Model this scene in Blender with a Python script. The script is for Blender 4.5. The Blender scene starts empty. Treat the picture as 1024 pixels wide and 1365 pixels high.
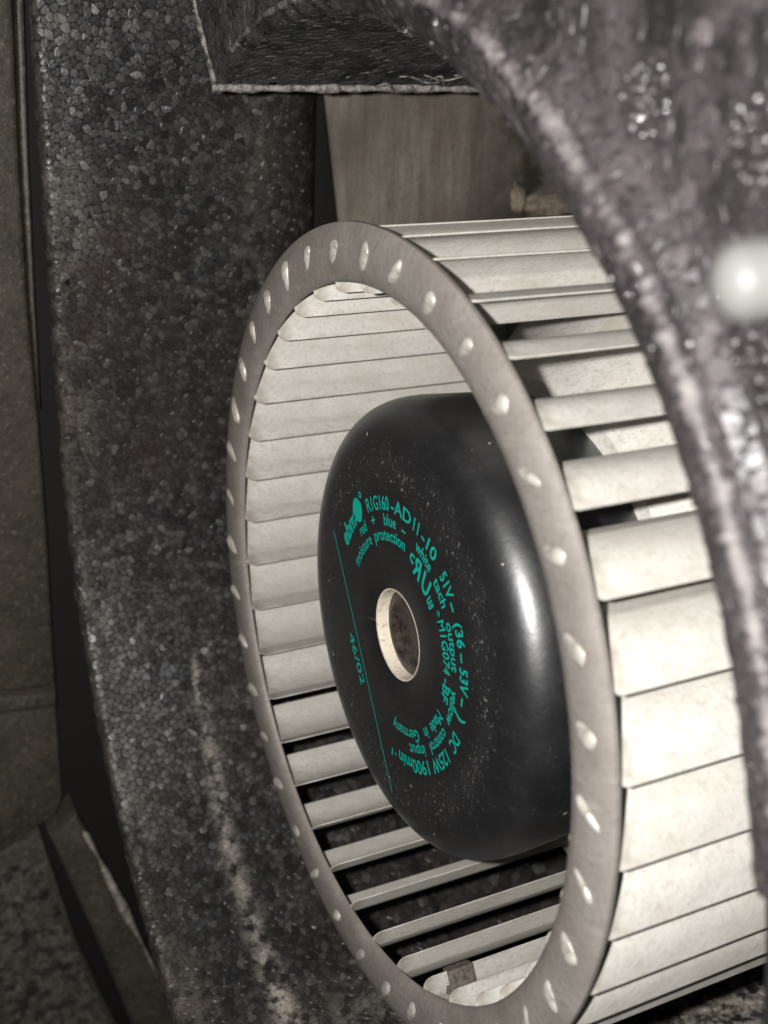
import bpy, math, random
import numpy as np
from mathutils import Matrix, Vector, geometry

# ------------------------------------------------------------------ camera, light, exposure
S = 0.08                                   # one unit of the drawing = wheel radius = 80 mm
ROT = np.array([[0.89423371, -0.43223314, -0.11627802],
                [-0.14540903, -0.03483961, -0.98875802],
                [0.4233229, 0.90108863, -0.09400535]])        # rows: right, down, forward
CAM = np.array([-1.14911051, -2.6412816, 0.58143643])
FPX = 1598.6 / 1365.0

scene = bpy.context.scene
col = scene.collection
cd = bpy.data.cameras.new('camera')
cam = bpy.data.objects.new('camera', cd)
col.objects.link(cam)
r0, r1, r2 = ROT
cam.matrix_world = Matrix(((r0[0], -r1[0], -r2[0], CAM[0] * S), (r0[1], -r1[1], -r2[1], CAM[1] * S),
                           (r0[2], -r1[2], -r2[2], CAM[2] * S), (0, 0, 0, 1)))
cd.sensor_fit = 'VERTICAL'
cd.sensor_height = 36
cd.lens = FPX * 36
cd.clip_start = 0.005
cd.clip_end = 20
cd.dof.use_dof = True
cd.dof.focus_distance = 3.0 * S
cd.dof.aperture_fstop = 20
scene.camera = cam

world = bpy.data.worlds.new('World')
scene.world = world
world.use_nodes = True
world.node_tree.nodes['Background'].inputs[0].default_value = (1.0, 0.95, 0.9, 1)
world.node_tree.nodes['Background'].inputs[1].default_value = 0.035

# the phone's flash, 16 mm to the left of the lens and 4 mm above it
ld = bpy.data.lights.new('flash', 'POINT')
ld.energy = 3.4
ld.color = (1.0, 0.985, 0.965)
ld.shadow_soft_size = 0.0022
flash = bpy.data.objects.new('flash', ld)
col.objects.link(flash)
flash.location = (CAM - 0.20 * ROT[0] - 0.05 * ROT[1]) * S

scene.view_settings.view_transform = 'Standard'
scene.view_settings.look = 'None'
scene.view_settings.exposure = 0.12
scene.view_settings.gamma = 1.0
scene.render.engine = 'CYCLES'
scene.cycles.max_bounces = 6
scene.cycles.sample_clamp_indirect = 4
scene.cycles.use_denoising = True

rng = random.Random(7)
nrng = np.random.default_rng(11)
D = math.radians

# ------------------------------------------------------------------ helpers
def mesh_obj(name, verts, faces, mat, parent=None, smooth=True, attrs=None, scale=True):
    me = bpy.data.meshes.new(name)
    v = np.asarray(verts, dtype=float) * (S if scale else 1.0)
    me.from_pydata(v.tolist(), [], faces)
    if smooth:
        me.polygons.foreach_set('use_smooth', [True] * len(me.polygons))
    for k, a in (attrs or {}).items():
        at = me.attributes.new(k, 'FLOAT', 'POINT')
        at.data.foreach_set('value', np.asarray(a, dtype=np.float32))
    me.update()
    if mat:
        me.materials.append(mat)
    return link(name, me, parent)

def link(name, me, parent=None):
    o = bpy.data.objects.new(name, me)
    col.objects.link(o)
    if parent is not None:
        o.parent = parent
    return o

def empty(name, loc=(0, 0, 0)):
    o = bpy.data.objects.new(name, None)
    col.objects.link(o)
    o.location = Vector(loc) * S
    o.empty_display_size = 0.01
    return o

def tag(o, label, cat, group=None):
    o['label'] = label
    o['category'] = cat
    if group:
        o['group'] = group
    return o

def fix_normals(o):
    import bmesh
    bm = bmesh.new()
    bm.from_mesh(o.data)
    bmesh.ops.recalc_face_normals(bm, faces=bm.faces)
    bm.to_mesh(o.data)
    bm.free()
    return o

def sharp(o, deg=35):
    o.data.set_sharp_from_angle(angle=D(deg))
    return o

def lathe(name, prof, n, mat, parent=None, closed=False, deg=35):
    """prof: (x, r) points turned about the X axis"""
    V, F = [], []
    m = len(prof)
    for i in range(n):
        a = 2 * math.pi * i / n
        for x, r in prof:
            V.append((x, r * math.cos(a), r * math.sin(a)))
    for i in range(n):
        j = (i + 1) % n
        for k in range(m if closed else m - 1):
            l = (k + 1) % m
            F.append((i * m + k, i * m + l, j * m + l, j * m + k))
    o = mesh_obj(name, V, F, mat, parent)
    fix_normals(o)
    return sharp(o, deg)

def smooth01(t):
    t = np.clip(t, 0, 1)
    return t * t * (3 - 2 * t)

def interp(x, pts):
    return float(np.interp(x, [p[0] for p in pts], [p[1] for p in pts]))

# ------------------------------------------------------------------ materials
class NT:
    def __init__(self, name):
        self.m = bpy.data.materials.new(name)
        self.m.use_nodes = True
        self.t = self.m.node_tree
        self.b = self.t.nodes['Principled BSDF']
    def n(self, kind, **kw):
        nd = self.t.nodes.new('ShaderNode' + kind)
        for k, v in kw.items():
            setattr(nd, k, v)
        return nd
    def l(self, a, b):
        self.t.links.new(a, b)
    def attr(self, name):
        return self.n('Attribute', attribute_name=name).outputs['Fac']
    def coord(self):
        if not hasattr(self, '_c'):
            self._c = self.n('TexCoord').outputs['Object']
        return self._c
    def noise(self, scale, detail=4, rough=0.55, vec=None, stretch=None):
        nd = self.n('TexNoise')
        nd.inputs['Scale'].default_value = scale
        nd.inputs['Detail'].default_value = detail
        nd.inputs['Roughness'].default_value = rough
        src = vec or self.coord()
        if stretch:
            mp = self.n('Mapping')
            mp.inputs['Scale'].default_value = stretch
            self.l(src, mp.inputs['Vector'])
            src = mp.outputs['Vector']
        self.l(src, nd.inputs['Vector'])
        return nd.outputs['Fac']
    def ramp(self, src, lo, hi, a=0.0, b=1.0):
        nd = self.n('MapRange')
        nd.clamp = True
        nd.inputs['From Min'].default_value = lo
        nd.inputs['From Max'].default_value = hi
        nd.inputs['To Min'].default_value = a
        nd.inputs['To Max'].default_value = b
        self.l(src, nd.inputs['Value'])
        return nd.outputs['Result']
    def math(self, op, a, b=None, clamp=False):
        nd = self.n('Math', operation=op)
        nd.use_clamp = clamp
        for i, v in enumerate((a, b)):
            if v is None:
                continue
            if isinstance(v, (int, float)):
                nd.inputs[i].default_value = v
            else:
                self.l(v, nd.inputs[i])
        return nd.outputs[0]
    def mix(self, fac, a, b):
        nd = self.n('Mix', data_type='RGBA')
        for i, v in ((0, fac), (6, a), (7, b)):
            if isinstance(v, tuple):
                nd.inputs[i].default_value = (*v, 1)
            elif isinstance(v, (int, float)):
                nd.inputs[i].default_value = v
            else:
                self.l(v, nd.inputs[i])
        return nd.outputs[2]
    def bump(self, h, strength, dist):
        nd = self.n('Bump')
        nd.inputs['Strength'].default_value = strength
        nd.inputs['Distance'].default_value = dist
        self.l(h, nd.inputs['Height'])
        self.l(nd.outputs['Normal'], self.b.inputs['Normal'])
    def set(self, base=None, rough=None, metal=None, spec=None):
        for k, v in (('Base Color', base), ('Roughness', rough), ('Metallic', metal), ('Specular IOR Level', spec)):
            if v is None:
                continue
            if isinstance(v, tuple):
                self.b.inputs[k].default_value = (*v, 1)
            elif isinstance(v, (int, float)):
                self.b.inputs[k].default_value = v
            else:
                self.l(v, self.b.inputs[k])
        return self.m

def foam_material(name, dark, light, brown, dustc, spec=0.5, r_lo=0.28, r_hi=0.6, streak=False):
    t = NT(name)
    tone = t.attr('tone')
    dust = t.attr('dust')
    tone = t.math('ADD', tone, t.ramp(t.noise(420, 4, 0.65), 0.3, 0.7, -0.22, 0.22), clamp=True)
    base = t.mix(t.math('POWER', tone, 2.0), dark, light)
    big = t.ramp(t.noise(30, 3), 0.42, 0.68)
    base = t.mix(t.math('MULTIPLY', big, 0.55), base, brown)
    fine = t.noise(900, 4, 0.7)
    base = t.mix(t.ramp(fine, 0.63, 0.78, 0, 0.5), base, dustc)
    mid = t.noise(240, 5, 0.65)
    gloss = t.ramp(dust, -0.5, -0.9)
    if streak:
        st = t.noise(95, 4, 0.6, stretch=(1.0, 1.0, 0.16))
        base = t.mix(t.ramp(st, 0.46, 0.70, 0, 0.75), base, light)
        st2 = t.noise(260, 3, 0.6, stretch=(1.0, 1.0, 0.2))
        base = t.mix(t.ramp(st2, 0.56, 0.72, 0, 0.6), base, dark)
    d = t.math('MULTIPLY', t.math('MAXIMUM', dust, 0.0), t.ramp(mid, 0.43, 0.56))
    d = t.math('MULTIPLY', d, t.ramp(fine, 0.25, 0.55, 0.45, 1.0), clamp=True)
    base = t.mix(d, base, dustc)
    rough = t.math('ADD', t.ramp(t.noise(140, 3), 0.35, 0.65, r_lo, r_hi), t.math('MULTIPLY', d, 0.3))
    rough = t.math('SUBTRACT', rough, t.math('MULTIPLY', gloss, 0.25))
    rough = t.math('MAXIMUM', rough, 0.1)
    t.bump(t.noise(1300, 3, 0.6), 0.35, 0.0004)
    return t.set(base, rough, 0.0, spec)

M = {}
M['foam'] = foam_material('foam_black_beads', (0.018, 0.0158, 0.0142), (0.112, 0.101, 0.092), (0.052, 0.041, 0.035), (0.40, 0.36, 0.315), 0.6, 0.24, 0.46)
M['foam_near'] = foam_material('foam_grey_film', (0.0115, 0.0100, 0.0102), (0.070, 0.062, 0.063), (0.028, 0.0238, 0.0238), (0.16, 0.145, 0.142), 0.4, 0.36, 0.58, True)
M['foam_core'] = NT('foam_joint').set((0.016, 0.0145, 0.0135), 0.9, 0, 0.2)

t = NT('galvanised_blade')
inf = t.n('ObjectInfo').outputs['Random']
a = t.noise(220, 5, 0.6)
b = t.noise(1100, 4, 0.7)
c = t.noise(60, 3)
base = t.mix(t.ramp(a, 0.35, 0.7), (0.62, 0.60, 0.555), (0.53, 0.51, 0.465))
base = t.mix(t.ramp(b, 0.5, 0.7, 0, 0.6), base, (0.32, 0.295, 0.245))
base = t.mix(t.ramp(c, 0.48, 0.70, 0, 0.5), base, (0.44, 0.405, 0.335))
st = t.noise(130, 5, 0.7, stretch=(0.25, 1.0, 1.0))
base = t.mix(t.ramp(st, 0.55, 0.7, 0, 0.45), base, (0.36, 0.33, 0.28))
base = t.mix(t.math('MULTIPLY', inf, 0.45), base, (0.47, 0.45, 0.40))
edge = t.attr('edge')
base = t.mix(t.math('MULTIPLY', edge, t.ramp(a, 0.4, 0.62, 0.0, 0.75)), base, (0.27, 0.235, 0.19))
t.bump(b, 0.4, 0.0003)
M['blade'] = t.set(base, 0.6, 0.0, 0.3)

t = NT('dull_steel_ring')
a = t.noise(90, 4, 0.6)
b = t.noise(900, 3, 0.6)
base = t.mix(t.ramp(a, 0.35, 0.68), (0.262, 0.240, 0.215), (0.195, 0.172, 0.153))
base = t.mix(t.ramp(b, 0.52, 0.72, 0, 0.5), base, (0.15, 0.128, 0.11))
sc_ = t.noise(420, 4, 0.65, stretch=(1.0, 0.15, 1.0))
base = t.mix(t.ramp(sc_, 0.58, 0.72, 0, 0.45), base, (0.36, 0.33, 0.295))
t.bump(t.math('ADD', b, t.noise(70, 3)), 0.35, 0.0004)
M['ring'] = t.set(base, t.ramp(a, 0.3, 0.7, 0.5, 0.62), 0.1, 0.35)

t = NT('worn_steel_tab')
a = t.noise(500, 4, 0.6)
base = t.mix(t.ramp(a, 0.44, 0.68), (0.42, 0.395, 0.355), (0.24, 0.215, 0.19))
t.bump(t.noise(900, 3), 0.5, 0.0004)
M['tab'] = t.set(base, 0.4, 0.15, 0.5)

t = NT('black_motor_paint')
sx = t.n('SeparateXYZ')
t.l(t.coord(), sx.inputs[0])
rr = t.math('SQRT', t.math('ADD', t.math('MULTIPLY', sx.outputs[1], sx.outputs[1]), t.math('MULTIPLY', sx.outputs[2], sx.outputs[2])))
band = t.math('MULTIPLY', t.ramp(rr, 0.352 * S, 0.41 * S), t.ramp(rr, 0.50 * S, 0.43 * S))
fine = t.noise(1100, 3, 0.7)
mid = t.noise(160, 4, 0.6)
sp = t.ramp(fine, 0.60, 0.74)
dust = t.math('MULTIPLY', sp, t.math('ADD', t.math('MULTIPLY', band, 0.85), t.ramp(mid, 0.48, 0.72, 0.02, 0.22)), clamp=True)
haze = t.math('MULTIPLY', t.ramp(mid, 0.46, 0.72), 0.018)
base = t.mix(t.math('ADD', dust, haze, clamp=True), (0.0055, 0.0056, 0.0068), (0.30, 0.27, 0.235))
smear = t.ramp(t.noise(75, 5, 0.7), 0.68, 0.74, 0, 0.3)
base = t.mix(smear, base, (0.085, 0.085, 0.09))
chip = t.math('MULTIPLY', t.ramp(t.noise(330, 2, 0.5), 0.735, 0.75, 0, 0.8), t.ramp(rr, 0.37 * S, 0.39 * S))
base = t.mix(chip, base, (0.42, 0.40, 0.37))
scr = t.ramp(t.noise(240, 3, 0.6, stretch=(1.0, 0.12, 1.0)), 0.70, 0.75, 0, 0.22)
base = t.mix(scr, base, (0.2, 0.19, 0.18))
t.bump(t.math('ADD', t.noise(700, 3), t.noise(120, 3)), 0.2, 0.0003)
M['motor'] = t.set(base, t.math('ADD', t.math('MULTIPLY', band, 0.12), t.ramp(mid, 0.3, 0.7, 0.40, 0.47)), 0, 0.9)
t.b.inputs['Coat Weight'].default_value = 0.8
t.b.inputs['Coat Roughness'].default_value = 0.36

t = NT('teal_print')
w = t.noise(1600, 3, 0.6)
M['print'] = t.set(t.mix(t.ramp(w, 0.52, 0.8, 0, 0.6), (0.0, 0.40, 0.31), (0.005, 0.22, 0.175)), 0.5)
t = NT('bare_bore')
M['bore'] = t.set(t.mix(t.ramp(t.noise(1200, 3), 0.5, 0.75), (0.66, 0.58, 0.47), (0.40, 0.34, 0.27)), 0.5)
t = NT('greasy_plug')
w = t.noise(420, 5, 0.65)
M['plug'] = t.set(t.mix(t.ramp(w, 0.4, 0.68), (0.02, 0.016, 0.013), (0.085, 0.07, 0.06)), t.ramp(w, 0.3, 0.7, 0.3, 0.55), 0.1)
t = NT('dusty_duct_panel')
w = t.noise(260, 6, 0.7, stretch=(1.0, 0.12, 0.12))
v = t.noise(1700, 4, 0.7, stretch=(1.0, 0.35, 0.35))
g = t.noise(22, 3)
base = t.mix(t.ramp(w, 0.35, 0.68), (0.135, 0.119, 0.095), (0.26, 0.232, 0.19))
base = t.mix(t.ramp(v, 0.52, 0.66, 0, 0.75), base, (0.10, 0.08, 0.062))
base = t.mix(t.ramp(g, 0.45, 0.65, 0, 0.7), base, (0.085, 0.073, 0.06))
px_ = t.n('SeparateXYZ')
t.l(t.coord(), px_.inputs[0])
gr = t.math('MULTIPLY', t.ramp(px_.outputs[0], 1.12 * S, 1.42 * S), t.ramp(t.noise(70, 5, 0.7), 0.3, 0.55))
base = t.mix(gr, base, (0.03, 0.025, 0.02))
t.bump(v, 0.35, 0.0004)
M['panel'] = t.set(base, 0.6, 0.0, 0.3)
t = NT('brown_dirt')
w = t.noise(500, 5, 0.7)
M['dirt'] = t.set(t.mix(t.ramp(w, 0.35, 0.68), (0.30, 0.245, 0.185), (0.10, 0.078, 0.056)), 0.85)
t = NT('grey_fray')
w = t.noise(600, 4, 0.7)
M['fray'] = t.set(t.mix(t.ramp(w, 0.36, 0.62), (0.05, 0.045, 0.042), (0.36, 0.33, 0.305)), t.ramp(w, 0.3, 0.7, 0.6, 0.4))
t = NT('pale_worn_edge')
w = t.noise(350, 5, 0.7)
M['worn_lit'] = t.set(t.mix(t.ramp(w, 0.40, 0.64), (0.09, 0.08, 0.066), (0.52, 0.47, 0.41)), 0.55)
t = NT('dusty_cabinet_foam')
w = t.noise(60, 5, 0.6)
v = t.noise(750, 4, 0.7)
base = t.mix(t.ramp(w, 0.35, 0.7), (0.082, 0.068, 0.053), (0.044, 0.038, 0.031))
base = t.mix(t.ramp(v, 0.56, 0.68, 0, 0.8), base, (0.19, 0.17, 0.145))
base = t.mix(t.ramp(t.noise(420, 3), 0.5, 0.62, 0, 0.6), base, (0.035, 0.032, 0.028))
t.bump(v, 0.5, 0.0006)
M['cabinet'] = t.set(base, 0.42, 0, 0.55)
t = NT('polished_pin')
M['pin'] = t.set((0.082, 0.08, 0.077), t.ramp(t.noise(300, 3), 0.3, 0.7, 0.36, 0.44), 0.0, 0.16)
t = NT('dull_clip')
M['clip'] = t.set(t.mix(t.ramp(t.noise(900, 4), 0.4, 0.65), (0.20, 0.175, 0.15), (0.10, 0.085, 0.07)), 0.45, 0.3)

# ------------------------------------------------------------------ foam beads: cells of a random honeycomb, each one a pillow
def bead_cells(a0, a1, b0, b1, sp, jit=0.42):
    pts = []
    row, b = 0, b0 - 2 * sp
    while b < b1 + 2 * sp:
        a = a0 - 2 * sp + (0.5 * sp if row % 2 else 0)
        while a < a1 + 2 * sp:
            pts.append((a + nrng.normal(0, jit * sp * 0.5), b + nrng.normal(0, jit * sp * 0.5)))
            a += sp
        b += sp * 0.866
        row += 1
    res = geometry.delaunay_2d_cdt([Vector(p) for p in pts], [], [], 0, 1e-7)
    V = np.array([(v.x, v.y) for v in res[0]])
    T = np.array([f for f in res[2] if len(f) == 3])
    A, B, Cc = V[T[:, 0]], V[T[:, 1]], V[T[:, 2]]
    d = 2 * (A[:, 0] * (B[:, 1] - Cc[:, 1]) + B[:, 0] * (Cc[:, 1] - A[:, 1]) + Cc[:, 0] * (A[:, 1] - B[:, 1]))
    d[np.abs(d) < 1e-12] = 1e-12
    a2, b2, c2 = (A ** 2).sum(1), (B ** 2).sum(1), (Cc ** 2).sum(1)
    cc = np.stack([(a2 * (B[:, 1] - Cc[:, 1]) + b2 * (Cc[:, 1] - A[:, 1]) + c2 * (A[:, 1] - B[:, 1])) / d,
                   (a2 * (Cc[:, 0] - B[:, 0]) + b2 * (A[:, 0] - Cc[:, 0]) + c2 * (B[:, 0] - A[:, 0])) / d], 1)
    adj = [[] for _ in V]
    for k, f in enumerate(T):
        for i in f:
            adj[i].append(k)
    out = []
    for i, p in enumerate(V):
        if not (a0 <= p[0] <= a1 and b0 <= p[1] <= b1) or len(adj[i]) < 4:
            continue
        q = cc[adj[i]]
        if np.abs(q - p).max() > 2.2 * sp:
            continue
        o = np.argsort(np.arctan2(q[:, 1] - p[1], q[:, 0] - p[0]))
        q = q[o]
        q = np.stack([0.76 * q + 0.24 * np.roll(q, -1, 0), 0.24 * q + 0.76 * np.roll(q, -1, 0)], 1).reshape(-1, 2)
        q[:, 0] = np.clip(q[:, 0], a0, a1)
        q[:, 1] = np.clip(q[:, 1], b0, b1)
        out.append((p, q))
    return out

def bead_geometry(cells, fmap, relief, dustf=None, tone_bias=0.0):
    """one list of (verts, faces, tone, dust) per bead"""
    out = []
    for p, q in cells:
        n = len(q)
        c = q.mean(0)
        hgt = relief * nrng.uniform(0.55, 1.35)
        tilt = nrng.normal(0, 0.05, 2)
        lift = nrng.normal(0, 0.22) * relief
        tone = float(np.clip(nrng.beta(1.4, 3.4) + tone_bias + (0.4 if nrng.random() < 0.025 else 0), 0, 1))
        V, du = [], []
        for sc, hh, dw in ((1.0, -0.45, 1.0), (0.86, 0.8, 0.85)):
            for w in c + (q - c) * sc:
                h = hh * hgt + (lift + float((w - c) @ tilt) if hh > 0 else 0)
                V.append(fmap(w[0], w[1], h))
                du.append(dw * (dustf(w[0], w[1]) if dustf else 0))
        V.append(fmap(c[0], c[1], 0.95 * hgt + lift))
        du.append(0.7 * (dustf(c[0], c[1]) if dustf else 0))
        F = []
        for i in range(n):
            j = (i + 1) % n
            F.append((i, j, n + j, n + i))
            F.append((n + i, n + j, 2 * n))
        out.append((V, F, [tone] * len(V), du))
    return out

def nubs(n, a0, a1, b0, b1, fmap, rad, tone=0.55):
    """small glossy bumps added to the foam to catch the flash as glints"""
    out = []
    for _ in range(n):
        a, b = nrng.uniform(a0, a1), nrng.uniform(b0, b1)
        r = rad * nrng.uniform(0.45, 1.15)
        V = []
        for sc, hh in ((1.0, -0.2), (0.8, 0.45), (0.42, 0.82)):
            for i in range(8):
                t_ = 2 * math.pi * i / 8
                V.append(fmap(a + r * sc * math.cos(t_), b + r * sc * math.sin(t_), hh * r * 0.8))
        V.append(fmap(a, b, r * 0.74))
        F = []
        for i in range(8):
            j = (i + 1) % 8
            F += [(i, j, 8 + j, 8 + i), (8 + i, 8 + j, 16 + j, 16 + i), (16 + i, 16 + j, 24)]
        out.append((V, F, [tone] * 25, [-1.0] * 25))
    return out

def join_beads(name, beads, mat, parent):
    V, F, T, U = [], [], [], []
    for v, f, tn, du in beads:
        k = len(V)
        V += v
        F += [tuple(i + k for i in x) for x in f]
        T += tn
        U += du
    o = mesh_obj(name, V, F, mat, parent, smooth=False, attrs={'tone': T, 'dust': U})
    o['kind'] = 'stuff'
    return o

def grid_sheet(name, fn, us, vs, mat, parent=None, attrs=None):
    V = [fn(u, v) for u in us for v in vs]
    m = len(vs)
    F = [(i * m + j, i * m + j + 1, (i + 1) * m + j + 1, (i + 1) * m + j) for i in range(len(us) - 1) for j in range(m - 1)]
    return mesh_obj(name, V, F, mat, parent, attrs=attrs)

def view(P):
    q = ROT @ (np.asarray(P) - CAM)
    return 0.5 * 1024 + 1598.6 * q[0] / q[2], 682.5 + 1598.6 * q[1] / q[2], q[2]

# ------------------------------------------------------------------ scroll housing (far side)
A21 = D(21)
NV = np.array([math.cos(A21), math.sin(A21)])
TV = np.array([-math.sin(A21), math.cos(A21)])
RS = 1.62
def path(s, h):
    """point of the scroll wall: arc below, straight tangent wall above; h = height of the surface above it, towards the wheel"""
    if s < 0:
        a = A21 + s / RS
        return (RS - h) * math.cos(a), (RS - h) * math.sin(a)
    p = NV * (RS - h) + TV * s
    return p[0], p[1]

def wall_fold(s, x):
    """front edge turns outward at x = -0.36; the rear of the upper wall rolls away from x = 0.45"""
    h = 0.0
    if x < -0.345:
        e = -0.345 - x
        if e < 0.03:
            b = e / 0.03 * math.pi / 2
            h = -(0.019 - 0.019 * math.cos(b))
            x = -0.345 - 0.019 * math.sin(b)
        else:
            h = -0.019 - (e - 0.03)
            x = -0.364
    elif x > 0.39:
        k = smooth01((s + 0.45) / 0.4)
        e = min((x - 0.39) / 0.22, 1.0)
        h = -k * 0.18 * (1 - math.sqrt(max(0, 1 - e * e)))
    return x, h

def wall_map(s, x, h):
    bend = x
    x2, h2 = wall_fold(s, x)
    if bend < -0.36:
        y, z = path(s, h2)
        return (x2 - h, y, z)
    y, z = path(s, h + h2)
    return (x2, y, z)

def theta_of(s):
    return math.degrees(A21 + s / RS) if s < 0 else 21 + math.degrees(math.atan2(s, RS))

def wall_dust(s, x):
    th = theta_of(s)
    d = 0.0
    if th < -9:
        xc = interp(th, [(-80, -0.05), (-60, -0.036), (-43, -0.028), (-32, -0.024), (-20, 0.004), (-10, 0.006)])
        w = interp(th, [(-80, 0.06), (-58, 0.042), (-45, 0.034), (-35, 0.03), (-24, 0.026), (-14, 0.016), (-9, 0.013)])
        amp = interp(th, [(-80, 1.5), (-55, 1.4), (-44, 0.8), (-36, 0.9), (-28, 1.0), (-18, 0.85), (-12.5, 1.5), (-10, 0.5), (-9, 0)])
        d += amp * math.exp(-((x - xc) / w) ** 2)
    if th < -50:
        d += 0.5 * smooth01((-50 - th) / 15) * smooth01((x - 0.02) / 0.12) * smooth01((0.5 - x) / 0.2)
    d += 0.22 * math.exp(-((x + 0.30) / 0.06) ** 2) * (0.5 + 0.5 * math.sin(s * 9 + 1))
    d += 0.12 * math.exp(-((x - 0.33) / 0.05) ** 2) * smooth01(s / 0.4)
    d += 1.1 * smooth01((x - 1.0) / 0.25) * smooth01((-64 - th) / 10)
    if x < -0.33:
        d += 0.12
    return min(d, 1.3)

housing = tag(empty('scroll_housing', (0, 0, 0)),
              'curved wall of black bead foam with a pale dust streak, behind the blower wheel', 'fan housing')
S0, S1 = -3.1, 1.6
svals = np.linspace(S0, S1, 150)
xs_front = [-0.43, -0.40, -0.375, -0.36, -0.352, -0.345, -0.2, 0.0, 0.2, 0.39, 0.43, 0.47, 0.50, 0.53, 0.56, 0.59, 0.605, 0.611, 0.63]
wall = grid_sheet('scroll_wall', lambda s, x: wall_map(s, x, -0.014), svals, xs_front, M['foam_core'], housing)
sm = wall.modifiers.new('thickness', 'SOLIDIFY')
sm.thickness = 0.05 * S
sm.offset = -1
cells = bead_cells(S0, S1, -0.425, 0.60, 0.0262, 0.6)
beads = bead_geometry(cells, wall_map, 0.0014, wall_dust)
rank = []
for i, (V, F, tn, du) in enumerate(beads):
    c = V[-1]
    u, v, z = view(c)
    if 0 < u < 1024 and 0 < v < 1365 and c[0] < 0.02 and not (u > 285 and v > 290):
        pr = np.array([view(p)[:2] for p in V[:len(V) // 2]])
        x_, y_ = pr[:, 0], pr[:, 1]
        rank.append((0.5 * abs(np.dot(x_, np.roll(y_, 1)) - np.dot(y_, np.roll(x_, 1))), i))
rank.sort(reverse=True)
big = {i for _, i in rank[:300]}
for i in sorted(big):
    V, F, tn, du = beads[i]
    mesh_obj('bead', V, F, M['foam'], wall, smooth=False, attrs={'tone': tn, 'dust': du})
join_beads('foam_beads', [b for i, b in enumerate(beads) if i not in big] + nubs(900, -2.6, 1.5, -0.34, 0.40, wall_map, 0.0050), M['foam'], wall)

# rear half of the scroll below the duct
rear = grid_sheet('rear_wall', lambda s, x: (x, *path(s, -0.014)), np.linspace(S0, -0.25, 80), [0.62, 0.8, 1.0, 1.2, 1.42, 1.63], M['foam_core'], housing)
sm = rear.modifiers.new('thickness', 'SOLIDIFY')
sm.thickness = 0.05 * S
sm.offset = -1
join_beads('foam_beads', bead_geometry(bead_cells(S0, -0.25, 0.615, 1.62, 0.045), lambda s, x, h: (x, *path(s, h)), 0.005, wall_dust), M['foam'], rear)

# smooth dusty panel of the outlet duct, its front edge slightly skew
def panel_fn(s, w):
    e = 0.58 + (1.09 - min(max(s, 0.3), 1.7)) * 0.158
    x = e + (1.60 - e) * w
    h = 0.012 + 0.004 * math.sin(7 * x + 2 * s) + 0.003 * math.sin(17 * x)
    return (x, *path(s, h))
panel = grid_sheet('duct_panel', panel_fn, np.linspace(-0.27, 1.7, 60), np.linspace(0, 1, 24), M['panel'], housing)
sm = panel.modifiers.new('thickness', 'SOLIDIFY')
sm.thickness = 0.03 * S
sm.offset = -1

# backing added behind the gap between wall and duct panel to keep it dark
strip = grid_sheet('gap_backing', lambda s, x: (x, *path(s, -0.19)), np.linspace(-0.5, 1.75, 30), [0.40, 0.6, 0.9], M['foam_core'], housing)
sm = strip.modifiers.new('thickness', 'SOLIDIFY')
sm.thickness = 0.03 * S
sm.offset = -1
# back wall behind the wheel
bw_poly = [(-2.6, -2.6), (2.2, -2.6), (2.2, 3.0), (-2.6, 3.0)]
V = [(1.65, y, z) for y, z in bw_poly] + [(1.72, y, z) for y, z in bw_poly]
backwall = mesh_obj('back_wall', V, [(0, 1, 2, 3), (7, 6, 5, 4), (0, 4, 5, 1), (1, 5, 6, 2), (2, 6, 7, 3), (3, 7, 4, 0)], M['foam_core'], housing, smooth=False)
def back_dust(y, z):
    return 0.9 * math.exp(-((z - 1.02) / 0.13) ** 2) * math.exp(-((y - 0.55) / 0.45) ** 2)
join_beads('foam_beads', bead_geometry(bead_cells(-0.2, 1.1, 0.4, 1.8, 0.05), lambda y, z, h: (1.635 - h, y, z), 0.009, back_dust), M['foam'], backwall)

# ------------------------------------------------------------------ near foam shell with its rounded mouth
TH0, TH1 = 71.0, 214.0
def shell_prof(th):
    ri = interp(th, [(71, 1.550), (98, 1.435), (112, 1.385), (127, 1.352), (145, 1.328), (180, 1.325), (214, 1.36)])
    lip = interp(th, [(71, 0.022), (98, 0.042), (112, 0.09), (127, 0.145), (150, 0.175), (214, 0.175)])
    xf = interp(th, [(71, -0.02), (98, -0.022), (112, -0.06), (127, -0.10), (214, -0.10)])
    return ri, lip, xf

def shell_pt(th, q):
    """q < 0: inner surface (to the rear), 0..1: rounded lip, > 1: front face outward. Returns (x, r), normal (nx, nr)"""
    ri, lip, xf = shell_prof(th)
    d = min(lip * 0.9, 0.16)
    if q <= 0:
        return (xf + d - q, ri + 0.0), (0.0, -1.0)
    if q < 1:
        b = q * math.pi / 2
        n = np.array([-math.sin(b) / d, -math.cos(b) / lip])
        n /= np.linalg.norm(n)
        return (xf + d * (1 - math.sin(b)), ri + lip * (1 - math.cos(b))), (n[0], n[1])
    e = q - 1
    k = smooth01((th - 100) / 25)
    step = k * 0.028 * smooth01((e - 0.025) / 0.035)
    return (xf + step, ri + lip + e), (-1.0, 0.0)

def shell_map(th, q, h):
    (x, r), (nx, nr) = shell_pt(th, q)
    x += nx * h
    r += nr * h
    a = D(th)
    return (x, r * math.cos(a), r * math.sin(a))

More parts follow.
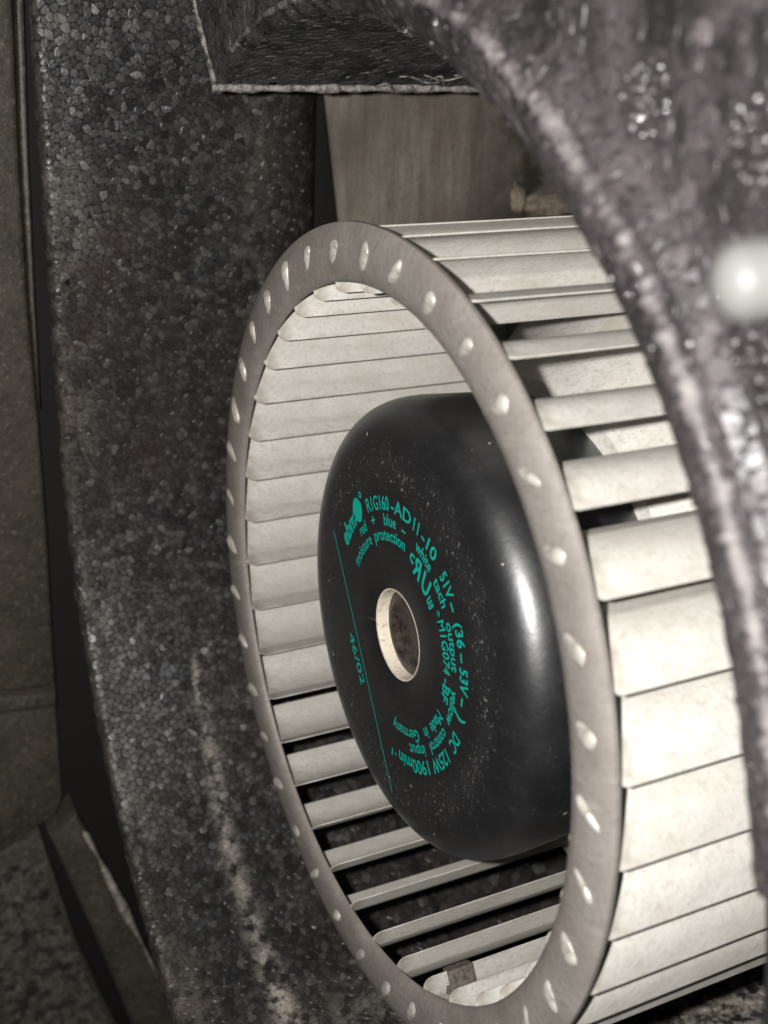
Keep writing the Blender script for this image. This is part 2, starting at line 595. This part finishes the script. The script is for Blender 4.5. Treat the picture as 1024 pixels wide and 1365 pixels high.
shell = tag(empty('foam_shell', (0, -1.5, 0.4)),
            'greyish bead foam shell with a rounded arched mouth, close in front of the wheel', 'foam shell')
shell_off = np.array([0, -1.5, 0.4])
def sh(P):
    return tuple(np.asarray(P) - shell_off)
ths = np.linspace(TH0, TH1, 110)
qs = [-1.42, -1.0, -0.6, -0.3, -0.1, 0, .12, .25, .37, .5, .62, .75, .87, 1.0, 1.025, 1.04, 1.05, 1.06, 1.2, 1.5, 2.0, 2.9]
V, F = [], []
for th in ths:
    ring = [shell_map(th, q, -0.014) for q in qs]
    a = D(th)
    ro = math.hypot(ring[-1][1], ring[-1][2])
    ring.append((1.42, ro * math.cos(a), ro * math.sin(a)))
    V += [sh(p) for p in ring]
m = len(qs) + 1
for i in range(len(ths) - 1):
    for j in range(m):
        k = (j + 1) % m
        F.append((i * m + j, i * m + k, (i + 1) * m + k, (i + 1) * m + j))
F.append(tuple(range(m)))
F.append(tuple(reversed(range((len(ths) - 1) * m, len(ths) * m))))
shell_body = mesh_obj('shell_body', V, F, M['foam_core'], shell)
fix_normals(shell_body)
sharp(shell_body, 40)

# bead skin: parameters are arc length along the mouth (at radius 1.5) and q in length units
K = math.pi / 180 * 1.55
def skin_map(a, b, h):
    th = a / K
    lipd = 0.24
    q = b if b <= 0 else (b / lipd if b < lipd else 1 + (b - lipd))
    e = max(q - 1, 0)
    return sh(shell_map(th, q, h))
def near_dust(a, b):
    th = a / K
    d = 0.05 + 0.18 * max(0.0, math.sin(a * 21.0)) ** 3
    if b < 0.1:
        d *= 0.4
    if th < 101:
        d += 0.25
    return d
skin = bead_geometry(bead_cells(TH0 * K, 186 * K, -1.0, 0.95, 0.036), skin_map, 0.0013, near_dust, 0.0)
skin += nubs(90, TH0 * K + 0.6, 182 * K, 0.19, 0.25, skin_map, 0.014, 0.8)
skin += nubs(650, TH0 * K + 0.5, 182 * K, 0.02, 0.95, skin_map, 0.0075)
join_beads('foam_beads', skin, M['foam_near'], shell_body)

# beaded rim round the mouth, its highlight painted by raised tone and dust
V, F, T, U = [], [], [], []
rths = np.linspace(TH0 + 6, 188, 420)
for th in rths:
    (x, r), (nx, nr) = shell_pt(th, 0.97)
    gk = smooth01((th - 84) / 30)
    big_ = (0.007 + 0.008 * gk) * nrng.uniform(0.8, 1.3)
    for j in range(7):
        a = 2 * math.pi * j / 7
        k_ = big_ * nrng.uniform(0.75, 1.25)
        xx, r_ = x + nx * 0.002 + k_ * math.cos(a), r + nr * 0.002 + k_ * math.sin(a)
        V.append(sh((xx, r_ * math.cos(D(th)), r_ * math.sin(D(th)))))
        T.append(0.75)
        U.append(nrng.uniform(0.5, 1.3))
for i in range(len(rths) - 1):
    for j in range(7):
        k_ = (j + 1) % 7
        F.append((i * 7 + j, i * 7 + k_, (i + 1) * 7 + k_, (i + 1) * 7 + j))
F += [tuple(range(7)), tuple(range(len(V) - 7, len(V)))]
fix_normals(mesh_obj('mouth_rim', V, F, M['foam_near'], shell, attrs={'tone': T, 'dust': U}))

# end face of the shell (the tongue) and its frayed lower edge
def tongue_pt(x, q):
    a = D(TH0)
    r = q
    return (x, r * math.cos(a), r * math.sin(a))
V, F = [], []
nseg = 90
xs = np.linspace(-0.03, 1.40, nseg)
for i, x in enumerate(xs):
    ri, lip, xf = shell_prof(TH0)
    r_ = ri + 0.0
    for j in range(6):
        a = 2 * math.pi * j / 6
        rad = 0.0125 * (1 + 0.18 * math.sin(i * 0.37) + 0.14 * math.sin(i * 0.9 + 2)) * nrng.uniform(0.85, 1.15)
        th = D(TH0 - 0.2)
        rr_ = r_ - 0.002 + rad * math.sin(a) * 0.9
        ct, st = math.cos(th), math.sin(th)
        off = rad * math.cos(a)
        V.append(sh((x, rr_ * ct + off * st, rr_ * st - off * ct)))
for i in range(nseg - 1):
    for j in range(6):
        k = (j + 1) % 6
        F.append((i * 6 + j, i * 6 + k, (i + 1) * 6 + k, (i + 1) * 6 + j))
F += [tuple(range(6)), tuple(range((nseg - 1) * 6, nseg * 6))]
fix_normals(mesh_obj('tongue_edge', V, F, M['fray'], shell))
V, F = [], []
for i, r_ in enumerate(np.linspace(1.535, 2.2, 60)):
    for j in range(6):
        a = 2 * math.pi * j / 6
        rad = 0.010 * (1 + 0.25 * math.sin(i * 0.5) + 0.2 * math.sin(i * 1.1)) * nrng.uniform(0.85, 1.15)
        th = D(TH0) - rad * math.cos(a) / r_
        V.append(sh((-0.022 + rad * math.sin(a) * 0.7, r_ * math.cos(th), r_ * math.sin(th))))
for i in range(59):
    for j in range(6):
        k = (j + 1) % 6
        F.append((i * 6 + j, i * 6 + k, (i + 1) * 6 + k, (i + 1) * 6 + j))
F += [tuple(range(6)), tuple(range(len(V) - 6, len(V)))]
fix_normals(mesh_obj('pale_worn_edge', V, F, M['fray'], shell))
# loose shreds of film along that edge
for k in range(9):
    x0 = nrng.uniform(0.35, 0.85)
    L = nrng.uniform(0.05, 0.22)
    V, F = [], []
    n = 9
    base_r = 1.536
    dth = abs(nrng.normal(0, 2.2)) + 0.6
    for i in range(n):
        u = i / (n - 1)
        w = 0.004 * math.sin(math.pi * u) + 0.001
        th = D(TH0 + dth + 0.8 * math.sin(5 * u + k))
        rr_ = base_r - 0.004 - 0.006 * math.sin(3 * u + k)
        for sgn in (-1, 1):
            tt = th + sgn * w / rr_
            for q in (0, 0.003):
                V.append(sh((x0 + L * u, (rr_ - q) * math.cos(tt), (rr_ - q) * math.sin(tt))))
    for i in range(n - 1):
        b = 4 * i
        for p, q in ((0, 1), (1, 3), (3, 2), (2, 0)):
            F.append((b + p, b + q, b + 4 + q, b + 4 + p))
    F += [(0, 1, 3, 2), (4 * n - 4, 4 * n - 3, 4 * n - 1, 4 * n - 2)]
    fix_normals(mesh_obj('film_shred', V, F, M['fray'], shell))

# round groups of moulding pips on the face
def pip_group(th0, r0_, rad, rows):
    V, F = [], []
    a0 = D(th0)
    cy, cz = r0_ * math.cos(a0), r0_ * math.sin(a0)
    for i in range(-rows, rows + 1):
        for j in range(-rows, rows + 1):
            dy = (i + (0.5 if j % 2 else 0)) * rad / rows + nrng.normal(0, 0.004)
            dz = j * 0.87 * rad / rows + nrng.normal(0, 0.004)
            if dy * dy + dz * dz > rad * rad or nrng.random() < 0.12:
                continue
            k = len(V)
            pr = 0.011 * nrng.uniform(0.7, 1.25)
            xf = shell_prof(th0)[2] + 0.028 - 0.006
            for lv, (hh, rr_) in enumerate(((0.004, 1.0), (-0.006, 0.85), (-0.011, 0.45))):
                for s_ in range(7):
                    b = 2 * math.pi * s_ / 7
                    V.append(sh((xf + hh, cy + dy + pr * rr_ * math.cos(b), cz + dz + pr * rr_ * math.sin(b))))
            V.append(sh((xf - 0.0125, cy + dy, cz + dz)))
            for s_ in range(7):
                n_ = (s_ + 1) % 7
                F.append((k + s_, k + n_, k + 7 + n_, k + 7 + s_))
                F.append((k + 7 + s_, k + 7 + n_, k + 14 + n_, k + 14 + s_))
                F.append((k + 14 + s_, k + 14 + n_, k + 21))
    o = mesh_obj('moulding_pips', V, F, M['foam_near'], shell, attrs={'tone': [0.5] * len(V), 'dust': [-1.0] * len(V)})
    o['kind'] = 'stuff'
pip_group(144.9, 1.631, 0.05, 3)
pip_group(151.5, 1.745, 0.055, 3)
pip_group(159.2, 1.615, 0.055, 3)

# dirt clods stuck in the corner above the wheel and under it
def clod(name, loc, size, seed):
    r = np.random.default_rng(seed)
    V, F = [], []
    nu, nv = 12, 8
    ph = r.uniform(0, 6, 6)
    for i in range(nv + 1):
        b = math.pi * i / nv
        for j in range(nu):
            a = 2 * math.pi * j / nu
            k = 1 + 0.18 * math.sin(3 * a + ph[0] + 2 * b) + 0.14 * math.sin(5 * b + ph[1]) + r.normal(0, 0.06)
            V.append((size[0] * k * math.sin(b) * math.cos(a), size[1] * k * math.sin(b) * math.sin(a), size[2] * k * math.cos(b)))
    for i in range(nv):
        for j in range(nu):
            k = (j + 1) % nu
            F.append((i * nu + j, i * nu + k, (i + 1) * nu + k, (i + 1) * nu + j))
    o = mesh_obj(name, V, F, M['dirt'])
    fix_normals(o)
    o.location = Vector(loc) * S
    return o

# ------------------------------------------------------------------ cabinet panel on the left
cabinet = tag(empty('cabinet_panel', (-0.5, 1.6, 0.5)),
              'dusty brown flat panel with a step and a slanted rib, along the left edge', 'panel')
cab_off = np.array([-0.5, 1.6, 0.5])
KP = 1.78
def cab(x, u, h):
    p = NV * (KP - h) + TV * u
    return tuple(np.array((x, p[0], p[1])) - cab_off)

def slab(name, poly, h0, h1, mat, parent, bev=0.012):
    """prism over (x, u) polygon from level h0 to h1 with a bevelled rim"""
    P = np.array(poly, float)
    c = P.mean(0)
    n = len(P)
    L = []
    for i in range(n):
        p, a, b = P[i], P[i - 1], P[(i + 1) % n]
        d1 = (p - a) / np.linalg.norm(p - a)
        d2 = (b - p) / np.linalg.norm(b - p)
        nn = np.array([-(d1 + d2)[1], (d1 + d2)[0]])
        nn /= max(np.linalg.norm(nn), 1e-9)
        L.append(nn)
    area = 0.5 * sum(P[i - 1][0] * P[i][1] - P[i][0] * P[i - 1][1] for i in range(n))
    sg = 1 if area > 0 else -1
    V = []
    for hh, ins in ((h0, 0), (h1 - bev, 0), (h1 - bev * 0.3, bev * 0.3), (h1, bev)):
        for p, nn in zip(P, L):
            w = p + nn * sg * ins
            V.append(cab(w[0], w[1], hh))
    F = []
    for k in range(3):
        for i in range(n):
            j = (i + 1) % n
            F.append((k * n + i, k * n + j, (k + 1) * n + j, (k + 1) * n + i))
    F.append(tuple(range(3 * n, 4 * n)))
    F.append(tuple(reversed(range(n))))
    o = mesh_obj(name, V, F, mat, parent)
    fix_normals(o)
    return sharp(o, 50)

LX = -1.3
slab('base_plate', [(LX, 2.1), (0.35, 2.1), (0.35, -3.9), (LX, -3.9)], -0.12, -0.06, M['foam_core'], cabinet)
slab('upper_panel', [(LX, 2.0), (-0.385, 2.0), (-0.395, 1.357), (-0.411, 0.918), (-0.419, 0.434), (-0.413, 0.008), (-0.412, -0.396), (-0.421, -0.864), (-0.424, -1.06), (LX, -0.98)], -0.06, 0.03, M['cabinet'], cabinet, 0.02)
slab('step_ledge', [(LX, -0.985), (-0.425, -1.065), (-0.427, -1.15), (LX, -1.06)], -0.06, 0.05, M['cabinet'], cabinet, 0.03)
slab('pocket_floor', [(LX, -1.055), (-0.428, -1.152), (-0.428, -1.60), (-0.46, -1.69), (LX, -1.95)], -0.06, 0.0, M['cabinet'], cabinet, 0.01)
slab('slanted_rib', [(-0.50, -1.735), (-0.39, -1.64), (-0.275, -1.99), (-0.101, -2.559), (0.008, -3.042), (0.09, -3.5), (-0.10, -3.5), (-0.20, -2.95), (-0.345, -2.33)], -0.06, 0.075, M['cabinet'], cabinet, 0.028)
slab('lower_panel', [(LX, -1.97), (-0.53, -1.74), (-0.415, -2.36), (-0.26, -2.94), (-0.14, -3.5), (LX, -3.8)], -0.06, 0.02, M['cabinet'], cabinet, 0.02)
slab('edge_bead', [(-0.372, 2.0), (-0.352, 2.0), (-0.362, 1.358), (-0.381, 0.918), (-0.395, 0.433), (-0.402, 0.05), (-0.407, 0.05), (-0.411, 0.433), (-0.402, 0.918), (-0.384, 1.358)], -0.06, 0.02, M['cabinet'], cabinet, 0.006)
# pale edge of the rib: wear plus a highlight painted into its colour
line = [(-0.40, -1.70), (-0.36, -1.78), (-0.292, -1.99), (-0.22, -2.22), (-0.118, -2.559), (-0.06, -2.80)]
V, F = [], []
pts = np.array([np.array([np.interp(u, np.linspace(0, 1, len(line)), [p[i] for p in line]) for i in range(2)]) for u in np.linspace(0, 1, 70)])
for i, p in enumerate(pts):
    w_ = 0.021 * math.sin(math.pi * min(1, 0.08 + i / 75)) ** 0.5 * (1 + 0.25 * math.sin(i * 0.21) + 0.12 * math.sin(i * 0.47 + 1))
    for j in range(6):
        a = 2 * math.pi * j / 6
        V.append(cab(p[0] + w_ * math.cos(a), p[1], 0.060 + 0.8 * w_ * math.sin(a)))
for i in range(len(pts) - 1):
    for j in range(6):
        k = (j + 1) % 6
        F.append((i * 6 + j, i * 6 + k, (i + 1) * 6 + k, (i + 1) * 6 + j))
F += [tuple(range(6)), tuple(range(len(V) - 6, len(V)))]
fix_normals(mesh_obj('pale_worn_edge', V, F, M['worn_lit'], cabinet))
# coarse grain of the lower panel
grain = bead_geometry(bead_cells(-0.75, -0.16, -3.3, -1.85, 0.03), lambda x, u, h: cab(x, u, 0.018 + h), 0.008, lambda x, u: 0.35)
keep = []
for b in grain:
    c = np.asarray(b[0][-1]) + cab_off
    u = float(np.dot(c[1:], TV))
    lim = interp(-u, [(1.74, -0.56), (2.36, -0.44), (2.94, -0.29), (3.5, -0.17)])
    if c[0] < lim and u < -1.80 - 0.3 * (-(c[0]) - 0.53):
        keep.append(b)
o = join_beads('foam_beads', keep, M['foam'], cabinet)

# ------------------------------------------------------------------ blower wheel
wheel = tag(empty('blower_wheel', (0, 0, 0)),
            'drum-shaped blower wheel with pale curved blades around a black motor', 'blower wheel')
NB = 38
PH = 2.2
# front ring: a shallow rolled section
lathe('front_ring', [(0.004, 0.8628), (-0.005, 0.872), (-0.0105, 0.90), (-0.012, 0.93), (-0.0105, 0.96), (-0.006, 0.985), (0.000, 0.996),
                     (0.008, 0.997), (0.013, 0.994), (0.008, 0.983), (0.002, 0.96), (0.0, 0.93), (0.002, 0.90), (0.007, 0.876), (0.014, 0.866), (0.011, 0.8625)],
      190, M['ring'], wheel, closed=True, deg=50)
# blade
ctrl = [np.array([r * math.cos(D(t)), r * math.sin(D(t))]) for r, t in
        ((.838, -3.35), (.893, -2.0), (.930, -0.25), (.962, 2.0), (.9845, 5.6))]
prof = [ctrl[0]]
for q in range(1, len(ctrl) - 1):                    # corners of the section rounded by short curves
    p_, c_, n_ = ctrl[q - 1], ctrl[q], ctrl[q + 1]
    k1, k2 = (0.86, 0.12) if q == 1 else (0.7, 0.3)
    e1, e2 = p_ + (c_ - p_) * k1, c_ + (n_ - c_) * k2
    for u in (0, 0.33, 0.67, 1.0):
        prof.append((1 - u) ** 2 * e1 + 2 * u * (1 - u) * c_ + u * u * e2)
prof.append(ctrl[-1])
pp = np.array(prof)
arc = np.concatenate([[0], np.cumsum(np.linalg.norm(np.diff(pp, axis=0), axis=1))])
xend = 0.80
def blade_front(s):
    L = arc[-1]
    rc = 0.025
    x = 0.009
    if s < rc:
        x += rc - math.sqrt(max(0, rc * rc - (rc - s) ** 2))
    x += 0.012 * smooth01((s - 0.09) / 0.03)
    if s > L - 0.012:
        x += 0.012 - math.sqrt(max(0, 0.012 ** 2 - (s - L + 0.012) ** 2))
    return x
samp = sorted(set([0, .002, .005, .009, .014, .019, .025, .034] + [round(v, 4) for v in np.linspace(.042, .075, 9)] + [round(v, 4) for v in np.linspace(.085, arc[-1] - .014, 6)] + [arc[-1] - .009, arc[-1] - .004, arc[-1]]))
blade_me = {}
def build_blade(variant):
    V, F, E = [], [], []
    xst = [0, 0.03, 0.08, 0.2, 0.4, 0.6, 1.0]
    vr = np.random.default_rng(100 + variant)
    sh_ = vr.normal(0, 0.004, 3)
    for s in samp:
        p = np.array([np.interp(s, arc, pp[:, 0]), np.interp(s, arc, pp[:, 1])])
        e = 0.004
        q1 = np.array([np.interp(min(s + e, arc[-1]), arc, pp[:, 0]), np.interp(min(s + e, arc[-1]), arc, pp[:, 1])])
        q0 = np.array([np.interp(max(s - e, 0), arc, pp[:, 0]), np.interp(max(s - e, 0), arc, pp[:, 1])])
        tt = (q1 - q0) / np.linalg.norm(q1 - q0)
        nn = np.array([-tt[1], tt[0]])
        x0 = blade_front(s) + sh_[0] * 0.5
        for f in xst:
            x = x0 + (xend - x0) * f
            bow = 0.0012 * math.sin(5 * x + sh_[1] * 500) * (s / arc[-1])
            for sgn in (-1, 1):
                w = p + nn * (0.0017 * sgn + bow)
                V.append((x, w[0], w[1]))
                ed = max(0, 1 - s / 0.012) * 0.5 + max(0, 1 - f * xend / 0.075)
                E.append(min(1, ed))
    m = len(xst) * 2
    n = len(samp)
    for i in range(n - 1):
        for j in range(len(xst) - 1):
            for sgn in (0, 1):
                a = i * m + 2 * j + sgn
                F.append((a, a + 2, a + m + 2, a + m))
        for a in (i * m, i * m + 2 * (len(xst) - 1)):
            F.append((a, a + 1, a + m + 1, a + m))
    for j in range(len(xst) - 1):
        for a in (2 * j, (n - 1) * m + 2 * j):
            F.append((a, a + 1, a + 3, a + 2))
    o = mesh_obj('blade', V, F, M['blade'], wheel, attrs={'edge': E})
    fix_normals(o)
    sharp(o, 45)
    return o
protos = [build_blade(v) for v in range(5)]
for k in range(NB):
    o = protos[k] if k < 5 else link('blade', protos[k % 5].data, wheel)
    o.rotation_euler = (D(PH + k * 360 / NB + rng.gauss(0, 0.16)), 0, 0)
# staked tabs on the ring
La, Wa, Ha = 0.039, 0.0165, 0.012
nu, nv = 16, 5
tabs = []
for var in range(6):                                     # six hand-staked shapes
    vr = np.random.default_rng(40 + var)
    ph = vr.uniform(0, 6.28, 4)
    V, F = [], []
    for i in range(nv + 1):
        b = math.pi / 2 * i / nv
        for j in range(nu):
            a = 2 * math.pi * j / nu
            k = 1 + 0.06 * math.sin(2 * a + ph[0]) + 0.05 * math.sin(3 * a + ph[1])
            hh = Ha * math.sin(b) * (1 + 0.45 * math.cos(a + ph[2]) * math.cos(b)) 
            wd = Wa * (0.95 + 0.14 * math.cos(a + ph[3]))
            V.append((-hh, La * k * math.cos(b) * math.copysign(abs(math.cos(a)) ** 0.75, math.cos(a)), wd * k * math.cos(b) * math.sin(a)))
    for i in range(nv):
        for j in range(nu):
            k = (j + 1) % nu
            F.append((i * nu + j, i * nu + k, (i + 1) * nu + k, (i + 1) * nu + j))
    tabs.append(fix_normals(mesh_obj('rivet', V, F, M['tab'], wheel)))
for k in range(NB):
    o = tabs[k] if k < 6 else link('rivet', tabs[rng.randrange(6)].data, wheel)
    a = D(PH + k * 360 / NB + rng.gauss(0, 0.2))
    rr_ = 0.930 + rng.gauss(0, 0.003)
    o.location = Vector((-0.0098, rr_ * math.cos(a), rr_ * math.sin(a))) * S
    o.rotation_euler = (a + D(37 + rng.gauss(0, 5)), 0, 0)
    o.scale = (rng.uniform(0.6, 1.15), rng.uniform(0.8, 1.05), rng.uniform(0.8, 1.25))
# hub cone, rear disc, rear ring and stub that carry the blades
lathe('hub_plate', [(0.472, 0.555), (0.476, 0.60), (0.52, 0.625), (0.66, 0.71), (0.77, 0.835), (0.782, 0.830), (0.672, 0.705), (0.53, 0.618), (0.488, 0.60), (0.484, 0.555)], 120, M['blade'], wheel, closed=True)
lathe('rear_ring', [(0.795, 0.84), (0.795, 1.0), (0.808, 1.0), (0.808, 0.84)], 120, M['ring'], wheel, closed=True)
lathe('mounting_stub', [(0.60, 0.0), (0.60, 0.36), (1.66, 0.36), (1.66, 0.0)], 64, M['clip'], wheel)
# motor
XF = 0.087
pr = [(XF + 0.0390, 0.0), (XF + 0.0390, 0.115), (XF + 0.004, 0.1155), (XF + 0.0015, 0.1175), (XF, 0.121), (XF, 0.20), (XF, 0.30), (XF, 0.415)]
for i in range(1, 19):
    b = math.pi / 2 * i / 18
    pr.append((XF + 0.14 * (1 - math.cos(b) ** (2 / 2.9)), 0.42 + 0.160 * math.sin(b) ** (2 / 2.9)))
pr += [(0.35, 0.572), (0.46, 0.562), (0.472, 0.556), (0.472, 0.40), (0.61, 0.39), (0.61, 0.0)]
motor = lathe('motor', pr, 160, M['motor'], wheel, deg=30)
lathe('bore_wall', [(XF + 0.0005, 0.1165), (XF + 0.0015, 0.1120), (XF + 0.0375, 0.1100), (XF + 0.0375, 0.114), (XF + 0.003, 0.1152)], 72, M['bore'], motor, closed=True)
lathe('bore_plug', [(XF + 0.0310, 0.0), (XF + 0.0310, 0.05), (XF + 0.0210, 0.066), (XF + 0.0210, 0.074), (XF + 0.0210, 0.080), (XF + 0.0310, 0.085), (XF + 0.0330, 0.1095), (XF + 0.0380, 0.1095)], 72, M['plug'], motor)

# printing on the motor face
def glyphs(body, offset=0.0, shear=0.0):
    cu = bpy.data.curves.new('lettering_source', 'FONT')
    cu.body = body
    cu.size = 1
    cu.offset = offset
    cu.shear = shear
    cu.resolution_u = 3
    o = bpy.data.objects.new('lettering_source', cu)
    col.objects.link(o)
    dg = bpy.context.evaluated_depsgraph_get()
    dg.update()
    me = bpy.data.meshes.new_from_object(o.evaluated_get(dg))
    V = np.array([v.co[:] for v in me.vertices])
    F = [tuple(p.vertices) for p in me.polygons]
    bpy.data.objects.remove(o)
    bpy.data.curves.remove(cu)
    bpy.data.meshes.remove(me)
    return V, F
HV, _ = glyphs('H')
CAPH = HV[:, 1].max() - HV[:, 1].min()

def arc_text(body, t0, t1, base, cap, offset=0.0, shear=0.0, mirror=False, name='lettering'):
    V, F = glyphs(body, offset, shear)
    x0, x1 = V[:, 0].min(), V[:, 0].max()
    u = (V[:, 0] - x0) / (x1 - x0)
    if mirror:
        u = 1 - u
    th = np.radians(t0 + (t1 - t0) * u)
    r = base + V[:, 1] / CAPH * cap
    P = np.stack([np.full(len(th), XF - 0.0009), r * np.cos(th), r * np.sin(th)], 1)
    return mesh_obj(name, P, F, M['print'], motor, smooth=False)

B1, B2, B3, CH = 0.313, 0.275, 0.237, 0.034
OF = 0.014
arc_text('ebm', 41.5, 60, 0.313, 0.044, 0.035, 0.2, name='emblem_letters')
for body, a, b in (('R1G160', 75, 97.5), ('-AD', 99.5, 117.5), ('11', 120, 124.5), ('-10', 127.5, 140.5), ('51V', 147.5, 158), ('-', 159.5, 163.5),
                   ('(36', 168, 178), ('-', 180, 184), ('53V', 186, 197), ('-', 199, 203), (')', 207, 210), ('DC', 218, 226.5), ('125W', 232, 249), ('1900min', 253, 282)):
    if body == '-':
        pass
    arc_text(body, a, b, B1, CH, OF)
arc_text('-1', 284, 289, B1 + 0.014, 0.02, OF)
for body, a, b in (('red', 60, 69), ('+', 76.5, 81), ('blue', 91, 104), ('-', 110, 114), ('white', 125, 141), ('tach', 146, 160), ('output', 167, 190),
                   ('yellow', 199.5, 219), ('control', 225, 246), ('input', 252.5, 270)):
    arc_text(body, a, b, B2, CH * 0.84, 0.012)
for body, a, b in (('moisture', 41.5, 71), ('protection', 76, 115), ('M1G074', 165, 194), ('-BF', 197, 211), ('Made', 221, 238), ('in', 243, 248), ('Germany', 256, 288.5)):
    arc_text(body, a, b, B3, CH * 0.86, 0.012)
# approval mark: small c, mirrored R joined to U, small us
arc_text('c', 121.5, 126.5, 0.232, 0.036, 0.02, name='approval_mark')
arc_text('R', 127.5, 137, 0.214, 0.050, 0.02, 0.25, True, name='approval_mark')
arc_text('U', 137.5, 148, 0.214, 0.050, 0.02, -0.25, name='approval_mark')
arc_text('us', 150, 157, 0.214, 0.036, 0.02, name='approval_mark')
arc_text('*', 159.5, 163, 0.225, 0.03, 0.03, name='approval_mark')

def flat_print(name, pts):
    V = [(XF - 0.0009, y, z) for y, z in pts]
    return mesh_obj(name, V, [tuple(range(len(V)))], M['print'], motor, smooth=False)
# emblem: leaf-shaped drop with a small ring above it
leaf = []
for i in range(40):
    u = i / 39
    th = 58.5 + 11.5 * (u if u < 0.5 else 1 - u) * 2
    w = math.sin(math.pi * (u * 2 if u < 0.5 else 2 - u * 2)) ** 0.8
    r = 0.337 + (0.034 if u < 0.5 else -0.034) * w * (0.75 + 0.35 * (th - 58.5) / 11.5) + 0.004 * (th - 62) / 6
    leaf.append((r * math.cos(D(th)), r * math.sin(D(th))))
flat_print('emblem_leaf', leaf)
rg = []
cy, cz = 0.366 * math.cos(D(71.0)), 0.366 * math.sin(D(71.0))
V = [(XF - 0.0009, cy + r * math.cos(2 * math.pi * i / 20), cz + r * math.sin(2 * math.pi * i / 20)) for r in (0.0085, 0.0045) for i in range(20)]
mesh_obj('emblem_ring', V, [(i, (i + 1) % 20, 20 + (i + 1) % 20, 20 + i) for i in range(20)], M['print'], motor, smooth=False)
# thin straight line and the date beside it
p0, p1 = np.array([0.316, 0.245]), np.array([0.139, -0.437])
dv = (p1 - p0) / np.linalg.norm(p1 - p0)
nv_ = np.array([-dv[1], dv[0]]) * 0.0017
flat_print('print_line', [tuple(p0 + nv_), tuple(p1 + nv_), tuple(p1 - nv_), tuple(p0 - nv_)])
V, F = glyphs('46/02', 0.01)
x0, x1 = V[:, 0].min(), V[:, 0].max()
q0, q1 = np.array([0.284, -0.030]), np.array([0.243, -0.166])
dd = (q1 - q0)
up = np.array([dd[1], -dd[0]]) / np.linalg.norm(dd)
if up[0] > 0:
    up = -up
P = []
for x, y, _ in V:
    w = q0 + dd * (x - x0) / (x1 - x0) + up * (y / CAPH - 0.5) * 0.029
    P.append((XF - 0.0010, w[0], w[1]))
mesh_obj('date_code', P, F, M['print'], motor, smooth=False)

# balance clip on a blade at the bottom
ca = D(270 - 5.5)
cl = empty('clip_anchor')
bpy.data.objects.remove(cl)
V, F = [], []
sec = [(0.835, -0.016), (0.835, 0.016), (0.90, 0.018), (0.90, 0.010), (0.845, 0.008), (0.845, -0.008), (0.90, -0.010), (0.90, -0.018)]
for x in (0.075, 0.085, 0.135, 0.145):
    k = 0.9 if x in (0.075, 0.145) else 1.0
    for r, w in sec:
        V.append((x, r, w * k))
ns = len(sec)
for i in range(3):
    for j in range(ns):
        k = (j + 1) % ns
        F.append((i * ns + j, i * ns + k, (i + 1) * ns + k, (i + 1) * ns + j))
F += [tuple(range(ns)), tuple(range(3 * ns, 4 * ns))]
clip = fix_normals(mesh_obj('balance_clip', V, F, M['clip'], wheel, smooth=False))
clip['label'] = 'small dull metal balance clip on a lower blade'
clip.rotation_euler = (ca, 0, 0)

# ------------------------------------------------------------------ polished pin standing out of the shell
pin = tag(empty('metal_pin', (-0.098, -1.905, 0.649)), 'shiny domed metal pin sticking out of the grey foam shell at right', 'pin')
pin.rotation_euler = (0, 0, D(-25))
def pin_lathe(name, prof_, mat):
    V, F = [], []
    n, m_ = 40, len(prof_)
    for i in range(n):
        a = 2 * math.pi * i / n
        for x, r in prof_:
            V.append((x, r * math.cos(a), r * math.sin(a)))
    for i in range(n):
        j = (i + 1) % n
        for k in range(m_ - 1):
            F.append((i * m_ + k, i * m_ + k + 1, j * m_ + k + 1, j * m_ + k))
    o = mesh_obj(name, V, F, mat, pin)
    fix_normals(o)
    return sharp(o, 50)
pin_lathe('shank', [(0.06, 0.0), (0.08, 0.036), (-0.262, 0.036), (-0.262, 0.0)], M['pin'])
dome = [(-0.263, 0.0), (-0.263, 0.038)]
for i in range(0, 11):
    b = math.pi / 2 * i / 10
    dome.append((-0.285 - 0.03 * math.sin(b), 0.038 * math.cos(b)))
pin_lathe('domed_head', dome, M['pin'])
pin_lathe('collar', [(0.03, 0.045), (0.03, 0.075), (0.0, 0.075), (-0.006, 0.070), (-0.006, 0.049)], M['clip'])

tag(clod('dirt_clod', (1.356, 1.209, 1.260), (0.032, 0.028, 0.050), 3), 'pale round clod of dirt on the duct panel just above the wheel', 'dirt')
tag(clod('dirt_ridge', (1.520, 1.219, 1.234), (0.17, 0.03, 0.040), 5), 'long brown ridge of dirt beside the pale round clod', 'dirt')
